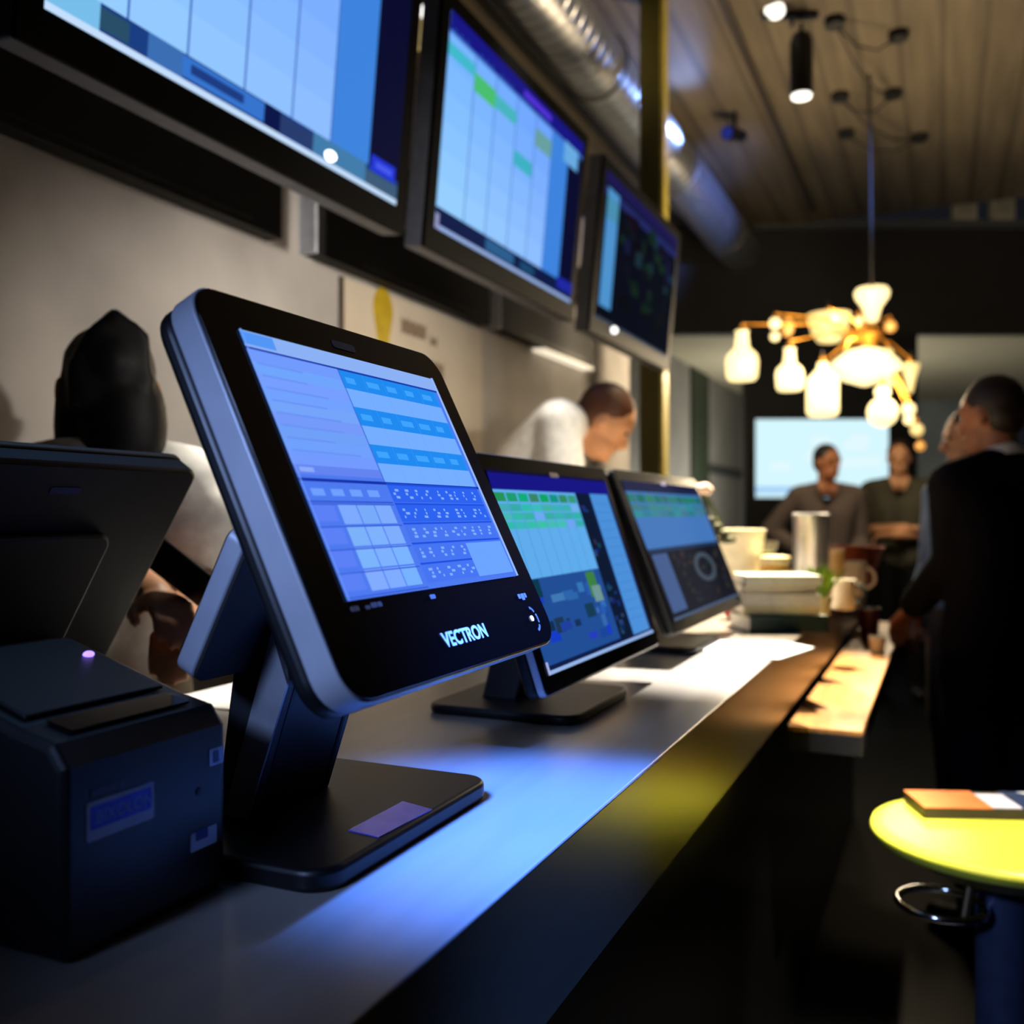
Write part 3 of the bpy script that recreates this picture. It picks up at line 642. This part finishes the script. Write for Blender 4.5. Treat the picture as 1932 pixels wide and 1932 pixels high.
bm = NB()   # brass body of the chandelier
lathe(bm, [(.02, -.05), (.04, 0), (.09, .06), (.05, .12), (.02, .14)], 24, lp(1640, 650))
obj('brass_body', bm, BRASS, ch, smooth=50)
for px, py in ((1400, 618), (1490, 650), (1462, 598), (1486, 600), (1564, 588), (1552, 690), (1717, 684), (1714, 757), (1730, 797), (1736, 832), (1665, 728), (1680, 603), (1620, 594), (1675, 655)):
    p = lp(px, py); q = lp(1640, 640)
    obj('arm', tube(NB(), [q, (p+q)/2+Vector((0, 0, .06)), p+Vector((0, 0, .02)), p], .006, 8), BRASS, ch)
obj('scroll', tube(NB(), [lp(1592, 660), lp(1600, 642), lp(1622, 638), lp(1640, 650)], [.02, .03, .025, .012], 10), BRASS, ch, smooth=60)
obj('main_cord', tube(NB(), [lp(1645, 540), Vector((0, 0, CEIL-CC.z))], .008, 8), WIRE, ch)
hooks = []
for px, py in ((1575, 45), (1695, 70), (1585, 185), (1685, 180), (1597, 255), (1735, 262)):
    d = 2.76*1808/(966-py); p = at(px, py, d)-CC; p.z = CEIL-CC.z; hooks.append(p)
    o = obj('ceiling_rose', lathe(NB(), [(.02, -.05), (.055, -.045), (.058, -.005), (.058, 0)], 24, p), WIRE, ch, smooth=40)
for i, j in ((0, 1), (2, 3), (4, 5), (0, 3), (2, 5)):
    a, b = hooks[i]-Vector((0, 0, .03)), hooks[j]-Vector((0, 0, .03))
    obj('cord', tube(NB(), [a, (a*2+b)/3-Vector((0, 0, .10)), (a+b*2)/3-Vector((0, 0, .10)), b], .006, 6), WIRE, ch)
for px, py, e in ((1420, 680, 26), (1560, 700, 40), (1640, 600, 40), (1690, 740, 26)):
    l = light('chandelier_bulb', 'POINT', at(px, py+6, 5.75), e, WARM, None, .08)

# track spots
ts = at(1495, 20, 5.35)
tk = thing('track_rail', 'black ceiling track rail carrying the two spotlights', 'rail', (ts.x, ts.y, CEIL-.035), YAW)
obj('rail_channel', box(NB(), -.17, .14, -.02, .02, 0, .035), BLACKPL, tk)
b1 = at(1512, 180, 5.4)
def track_spot(label, p, direction):
    s = thing('track_spotlight', label, 'spotlight', p, 0, 'spotlights on the ceiling track')
    d = Vector(direction).normalized(); b = -d*.34
    obj('housing', tube(NB(), [Vector((0, 0, 0)), -d*.02, -d*.30, b], [.06, .064, .064, .05], 28), BLACKPL, s, smooth=40)
    obj('lens', tube(NB(), [d*.0, d*.012], [.055, .052], 28), mat('lit_lens', (255, 252, 240), .3, emit=2.2), s)
    obj('stem', tube(NB(), [b, Vector((b.x, b.y, CEIL-.035-p.z))], .012, 10), BLACKPL, s)
    return s
track_spot('black cylinder ceiling spotlight hanging straight down', b1, (0, 0, -1))
b2 = at(1462, 18, 5.3)
track_spot('black ceiling spotlight tilted so its lit face shows, cut by the top edge', b2, (-.2, -.55, -.8))
light('track_spot_light', 'SPOT', b1-Vector((0, 0, .03)), 120, NEUT, b1-Vector((0, 0, 1)), .04, 40, .6)
pd = at(797, 60, 5.0)
pq_ = thing('pendant_lamp', 'small bright pendant lamp seen in the gap between the first two wall screens', 'lamp', pd)
obj('bulb', ell(NB(), (0, 0, .105), .026, .026, .03, n=14), mat('led_white', (255, 255, 250)), pq_)
obj('shade', lathe(NB(), [(.012, .07), (.03, .03), (.034, -.05), (.026, -.09), (.03, -.05), (.02, .03)], 20), mat('warm_shade', (190, 170, 120), .35, emit=.45, ecol=(230, 205, 140)), pq_, smooth=50)
obj('cord', tube(NB(), [(0, 0, .13), (0, 0, CEIL-pd.z)], .006, 8), WIRE, pq_)
# blue stage lamp beside the duct
sl = at(1372, 250, 6.6)
s = thing('stage_lamp', 'small dark stage lamp with blue glow beside the duct', 'lamp', sl)
dd = (Vector((-1.8, 5.4, CZ+2.4))-sl).normalized()
obj('housing', tube(NB(), [Vector((0, 0, 0)), -dd*.2], [.05, .04], 20), BLACKPL, s, smooth=40)
obj('lens', tube(NB(), [dd*.001, dd*.008], .042, 20), mat('blue_lens', (40, 60, 200), .3, emit=.03), s)
obj('yoke', tube(NB(), [-dd*.1, Vector((-dd.x*.1, -dd.y*.1, CEIL-sl.z))], .014, 8), BLACKPL, s)
light('stage_lamp_light', 'SPOT', sl+dd*.03, 130, (.25, .42, 1), sl+dd, .05, 70, .6)
# bulkhead boxes
for px, lab_ in ((1818, 'left of two pale boxes on the rail under the ceiling'), (1889, 'right of two pale boxes on the rail under the ceiling')):
    p = at(px, 392, 9.35)
    e = thing('emergency_light', lab_, 'light', p, YAW, 'pale boxes on the far rail')
    e.location.z = LOWZ+1.09
    obj('lamp_case', box(NB(), -.115, .115, -.05, .03, 0, .24), mat('pale_case', (190, 184, 166), .6), e, bevel=.01)
    obj('lamp_face', box(NB(), -.08, .08, -.055, -.05, .05, .19), mat('pale_face', (170, 166, 150), .5), e)

# ------------------------------------------------------------------ PEOPLE
def capsule(bm, p0, r0, p1, r1, seg=14):
    p0, p1 = Vector(p0), Vector(p1); d = p1-p0; L = d.length
    if L < 1e-5: ell(bm, p0, r0, r0, r0, n=seg); return
    d /= L; pts = []; rs = []
    for k in range(4): a = R(90-k*30); pts.append(p0-d*r0*math.sin(a)); rs.append(max(r0*math.cos(a), r0*.05))
    for k in range(4): a = R(k*30); pts.append(p1+d*r1*math.sin(a)); rs.append(max(r1*math.cos(a), r1*.05))
    tube(bm, pts, rs, seg)
def fuse(name, bm, m, parent, voxel, smooth_it=4):
    me = bpy.data.meshes.new('tmp'); bmesh.ops.recalc_face_normals(bm, faces=bm.faces); bm.to_mesh(me); bm.free()
    o = bpy.data.objects.new('tmp', me); COL.objects.link(o)
    r = o.modifiers.new('r', 'REMESH'); r.mode = 'VOXEL'; r.voxel_size = voxel
    s = o.modifiers.new('s', 'SMOOTH'); s.iterations = smooth_it; s.factor = .5
    bpy.context.view_layer.update()
    n = bpy.data.meshes.new_from_object(o.evaluated_get(bpy.context.evaluated_depsgraph_get()))
    bpy.data.objects.remove(o, do_unlink=True); n.name = name; n.materials.clear(); n.materials.append(m)
    n.polygons.foreach_set('use_smooth', [True]*len(n.polygons))
    return link(bpy.data.objects.new(name, n), parent)
SKIN = {k: mat('skin_'+k, v, .5, vary=.06, scale=20) for k, v in dict(tan=(206, 150, 112), dim=(170, 110, 78), fair=(226, 172, 136)).items()}
def person(label, loc, face, H, J=None, skin='tan', top=None, legs=None, hair=(30, 22, 18), hairstyle='short', sleeve='long', look=None, collar=None, coat=False, hands=None, lean_head=None, torso_r=1.0, lookw=None, open_neck=True):
    k = H/1.75
    p = thing('person', label, 'person', (loc[0], loc[1], loc[2] if len(loc) > 2 else 0), face)
    D = dict(pelvis=(0, 0, .95), waist=(0, 0, 1.09), chest=(0, .01, 1.28), neck=(0, -.01, 1.47), head=(0, .025, 1.635),
             shL=(-.185, 0, 1.41), shR=(.185, 0, 1.41), elL=(-.245, -.03, 1.13), elR=(.245, -.03, 1.13), wrL=(-.25, .06, .88), wrR=(.25, .06, .88),
             hipL=(-.095, 0, .93), hipR=(.095, 0, .93), knL=(-.105, .02, .5), knR=(.105, .02, .5), anL=(-.11, -.02, .09), anR=(.11, -.02, .09), toL=(-.125, .15, .035), toR=(.125, .15, .035))
    if J: D.update(J)
    Ri = Matrix.Rotation(-face, 3, 'Z'); B0 = Vector((loc[0], loc[1], loc[2] if len(loc) > 2 else 0))
    D = {n: (Ri @ (Vector(v[1])-B0) if v[0] == 'w' else Vector(v)*k) for n, v in D.items()}
    if lookw: look = Ri @ Vector(lookw)
    sx = (D['shR']-D['shL']).normalized()
    tr_ = torso_r
    torso = []
    for q in (-1, 1):
        torso += [(D['pelvis']+sx*q*.075, .098*tr_, D['waist']+sx*q*.065, .092*tr_), (D['waist']+sx*q*.065, .092*tr_, D['chest']+sx*q*.085, .105*tr_)]
        sh = D['shL'] if q < 0 else D['shR']
        torso += [(D['chest']+sx*q*.085, .105*tr_, sh-sx*q*.03, .07), (sh, .062, D['neck'], .058)]
    arms = [(D['sh'+q], .058, D['el'+q], .045) for q in 'LR']; fore = [(D['el'+q], .044, D['wr'+q], .029) for q in 'LR']
    leg = [(D['hip'+q], .092, D['kn'+q], .06) for q in 'LR']+[(D['kn'+q], .058, D['an'+q], .04) for q in 'LR']
    foot = [(D['an'+q]-Vector((0, .03, .03)), .038, D['to'+q], .032) for q in 'LR']
    hd = D['head']; fv = Vector(look).normalized() if look else Vector((0, 1, 0))
    uv = Vector(lean_head).normalized() if lean_head else Vector((0, 0, 1)); uv = (uv-fv*uv.dot(fv)).normalized(); rv = fv.cross(uv)
    HM = Matrix((rv, fv, uv)).transposed()
    def hp(x, y, z): return hd+rv*x+fv*y+uv*z
    bm = NB()
    for a in torso+arms+fore+leg+foot: capsule(bm, a[0], a[1]*k, a[2], a[3]*k)
    capsule(bm, D['neck'], .055*k, hp(0, -.015, -.06), .052*k)
    ell(bm, hp(0, -.005, .02), .074*k, .094*k, .098*k, HM); ell(bm, hp(0, .022, -.06), .055*k, .066*k, .062*k, HM)
    capsule(bm, hp(0, .085, .012), .009, hp(0, .104, -.025), .014); capsule(bm, hp(0, .098, -.03), .013, hp(0, .09, -.032), .015)
    ell(bm, hp(0, .075, -.095), .02, .018, .014, HM)
    for q in (-1, 1):
        ell(bm, hp(q*.076, -.008, -.005), .010, .02, .032, HM); capsule(bm, hp(q*.018, .084, .032), .008, hp(q*.045, .074, .03), .008)
    for q in 'LR':       # hands: palm, four unequal bent fingers, thumb off the side of the palm
        wr = D['wr'+q]; d = (wr-D['el'+q]).normalized(); sgn = -1 if q == 'L' else 1
        if hands and q in hands: d = Vector(hands[q]).normalized()
        side_ = d.cross(Vector((0, 0, 1)))
        side_ = side_.normalized() if side_.length > .1 else Vector((0, 1, 0))
        nrm = side_.cross(d).normalized()
        if nrm.z > 0: nrm = -nrm
        for e in (-1.5, -.5, .5, 1.5):
            kn = wr+d*.085*k+side_*e*.019*k; capsule(bm, wr+d*.02*k+side_*e*.012*k, .015*k, kn, .0125*k)
            L_ = (.075, .082, .078, .06)[int(e+1.5)]*k
            m1 = kn+(d*.85+nrm*.5).normalized()*L_*.5; m2_ = m1+(d*.35+nrm*.95).normalized()*L_*.5
            capsule(bm, kn, .0105*k, m1, .0095*k, 10); capsule(bm, m1, .0095*k, m2_, .008*k, 10)
        tb = wr+d*.03*k+side_*sgn*-.028*k; tm = tb+(d*.6-side_*sgn*.7+nrm*.3).normalized()*.04*k
        capsule(bm, tb, .015*k, tm, .012*k, 10); capsule(bm, tm, .0115*k, tm+(d*.9+nrm*.3).normalized()*.032*k, .0095*k, 10)
    fuse('body', bm, SKIN[skin], p, .0065, 3)
    # clothes
    g = .014
    bm = NB()
    tors = [(a[0], a[1], a[0].lerp(a[2], .78), .044) if a[3] == .058 and open_neck else a for a in torso]
    tl = tors+[(a[0], a[1], a[2], a[3]+.006) for a in arms]+([(a[0], a[1]+.004, a[0].lerp(a[2], .93), a[3]+.008) for a in fore] if sleeve == 'long' else [])
    if sleeve == 'short': tl = tors+[(a[0], a[1], a[0].lerp(a[2], .75), a[3]+.012) for a in arms]
    if coat:
        for q in (-1, 1): tl.append((D['pelvis']+sx*q*.08, .108, D['pelvis']+sx*q*.09-Vector((0, 0, .14))*k, .105))
    for a in tl: capsule(bm, a[0], (a[1]+g)*k, a[2], (a[3]+g)*k)
    # keep the neckline open: drop the cloth's top sphere just under the neck
    fuse('jacket' if coat else 'shirt', bm, top, p, .011, 5)
    bm = NB()
    for a in leg: capsule(bm, a[0], (a[1]+g-.002)*k, a[2], (a[3]+g+.004)*k)
    for q in (-1, 1): capsule(bm, D['pelvis']+sx*q*.07, .108*k, D['hip'+('L' if q < 0 else 'R')], .105*k)
    fuse('trousers', bm, legs, p, .011, 4)
    for q in 'LR':
        bm = NB(); capsule(bm, D['an'+q]-Vector((0, .03, .028)), .048*k, D['to'+q], .036*k); fuse('shoe', bm, mat('shoe_black', (18, 17, 17), .35), p, .01, 3)
    hm = mat('hair_%d_%d_%d' % hair, hair, .55, vary=.3, scale=80)
    bm = NB()
    if hairstyle == 'short':
        ell(bm, hp(0, -.020, .042), .080*k, .094*k, .090*k, HM); ell(bm, hp(0, -.045, .0), .072*k, .066*k, .075*k, HM)
    elif hairstyle == 'crop':
        ell(bm, hp(0, -.026, .045), .077*k, .088*k, .082*k, HM)
    else:
        ell(bm, hp(0, -.022, .038), .087*k, .098*k, .095*k*(1 if hairstyle == 'long' else .9), HM); ell(bm, hp(0 if hairstyle == 'long' else .02, -.055, -.06), .082*k, .058*k, .13*k, HM)
        for q in (-1, 1): ell(bm, hp(q*.068, -.005, -.06), .022*k, .04*k, .115*k, HM)
        if hairstyle == 'peak':
            prism(bm, [(-.078, .03), (-.045, .100), (.002, .150), (.066, .102), (.074, .0), (-.075, -.05)], -.095, .0, lambda a, b, h: hp(a*k, h, b*k))
    fuse('hair', bm, hm, p, .009, 3)
    for q in (-1, 1):
        obj('eye', ell(NB(), hp(q*.031, .083, .012), .011, .008, .008, HM, 10), mat('eye_dark', (44, 32, 26), .2), p, smooth=80)
    obj('mouth', ell(NB(), hp(0, .083, -.068), .021, .008, .006, HM, 10), mat('lips', (150, 80, 70), .5), p, smooth=80)
    if collar:
        bm = NB(); n0 = D['neck']; ax = (hp(0, -.015, -.06)-n0).normalized(); u, v_ = frame_of(ax)
        for r_o, h0 in ((.068, .012), (.064, .04)): pass
        rings = [[bm.verts.new(n0+ax*h*k+(u*math.cos(2*math.pi*i/28)+v_*math.sin(2*math.pi*i/28))*rr*k) for i in range(28)] for rr, h in ((.074, .02), (.066, .055), (.060, .055), (.062, .02))]
        for a, b in zip(rings, rings[1:]+rings[:1]):
            for i in range(28): bm.faces.new([a[i], a[(i+1) % 28], b[(i+1) % 28], b[i]])
        obj('collar', bm, collar, p, smooth=60)
    return p
def cloth(n, c_, **kw): return mat(n, c_, .9, spec=.12, vary=.12, scale=40, **kw)
BLK = cloth('black_trousers', (20, 20, 24))
def fac(v): return math.atan2(-v[0], v[1])          # local +Y faces v
# man with dark suit at the ledge
P1 = at(1893, 966, 3.02)
pf = fac((-.62, .78))
person('man in a dark navy suit seen from behind, reaching to the wooden ledge', (P1.x, P1.y), pf, 1.77,
       dict(elL=('w', at(1800, 1055, 3.02)), wrL=('w', at(1722, 1145, 3.2)), elR=(.25, .0, 1.13), wrR=(.22, .16, .93), head=(-.01, .045, 1.63)), 'dim',
       cloth('navy_suit', (10, 11, 18)), cloth('navy_trousers', (10, 10, 16)), (40, 28, 22), 'short', look=(-.35, .93, -.12), collar=WHITE, coat=True, open_neck=False, torso_r=1.08)
P2 = at(1836, 966, 3.84)
person('woman with brown hair and light blue blouse facing the suited man', (P2.x, P2.y), fac((-.62, -.78)), 1.75,
       dict(shL=(-.155, 0, 1.41), shR=(.155, 0, 1.41), elL=(-.2, -.02, 1.13), elR=(.2, -.02, 1.13), wrL=(-.2, .1, .9), wrR=(.2, .1, .9)), 'fair', cloth('light_blue_blouse', (150, 178, 222)), cloth('grey_trousers', (120, 116, 112)), (104, 66, 34), 'long', torso_r=.95, lookw=(-.93, -.25, -.12))
# two men in front of the far screen
P3 = at(1560, 966, 6.6)
person('man with hand on hip standing before the bright far screen', (P3.x, P3.y), fac((.3, -.95)), 1.80,
       dict(elR=(.36, -.06, 1.18), wrR=(.17, .07, 1.03), elL=(-.22, -.02, 1.13), wrL=(-.2, .12, .95)), 'dim', cloth('grey_brown_shirt', (86, 76, 74)), BLK, (28, 24, 24), 'short', torso_r=.86, look=(-.5, .85, -.05))
P4 = at(1696, 966, 7.0)
person('man in dark olive tee with bare forearms crossed, right of the far screen', (P4.x, P4.y), fac((.1, -.99)), 1.86,
       dict(elR=(.27, .06, 1.13), wrR=(-.03, .20, 1.16), elL=(-.27, .06, 1.12), wrL=(.05, .235, 1.11)), 'tan', cloth('olive_tee', (74, 72, 62)), BLK, (48, 32, 22), 'short', sleeve='short',
       hands={'R': (-1, .1, 0), 'L': (1, .1, 0)}, look=(.1, .98, -.1))
# man bending over the counter in a white shirt
fwd = Vector((.93, .36, 0)).normalized()
P5 = (-1.43, 3.0, .12)
person('man in a white shirt bending forward over the counter behind the monitors', P5, fac(fwd), 1.88,
       dict(pelvis=(0, 0, .95), waist=(0, .03, 1.08), chest=(0, .14, 1.29), neck=(0, .25, 1.42), head=(0, .365, 1.425), shL=(-.19, .22, 1.405), shR=(.19, .22, 1.405),
            elL=(-.24, .24, 1.15), wrL=(-.13, .42, .98), elR=(.24, .24, 1.15), wrR=(.15, .42, .98)), 'tan', cloth('white_shirt', (238, 236, 230)), BLK, (88, 50, 30), 'short',
       open_neck=False, look=(0, .80, -.6), lean_head=(0, .6, .8), hands={'L': (.3, 1, -.1), 'R': (-.3, 1, -.1)})
# person with dark hair behind the turned-away terminal
P6 = (-1.33, 1.21, .12)
person('person with dark hair and white shirt behind the turned-away till', P6, fac((.75, .66)), 1.53,
       dict(chest=('w', at(285, 985, 1.68)), neck=('w', at(225, 862, 1.63)), shL=('w', at(85, 905, 1.58)), shR=('w', at(368, 912, 1.70)), elL=('w', at(235, 1075, 1.66)), wrL=('w', at(296, 1125, 1.50)), elR=('w', at(398, 1060, 1.74)), wrR=('w', at(345, 1165, 1.52))), 'tan', cloth('white_shirt', (238, 236, 230)), BLK, (17, 15, 17), 'peak', sleeve='short', lookw=(-.75, .62, -.05))
# black tablet held by that person
e1 = Vector((.75, .66, 0)).normalized()
tb = Vector((P6[0], P6[1], 0))+e1*.33
tb = at(332, 1072, 1.47)
tt = thing('tablet', 'small black tablet held by the dark haired person behind the till', 'tablet', tb, YAW)
MT = Matrix.Rotation(R(38), 4, 'Y') @ Matrix.Rotation(R(-62), 4, 'X')
obj('tablet_body', box(NB(), -.062, .062, -.032, .032, -.004, .004, MT), BLACKPL, tt, bevel=.003)
obj('tablet_glass', box(NB(), -.058, .058, -.028, .028, .004, .005, MT), BLACKGLASS, tt)
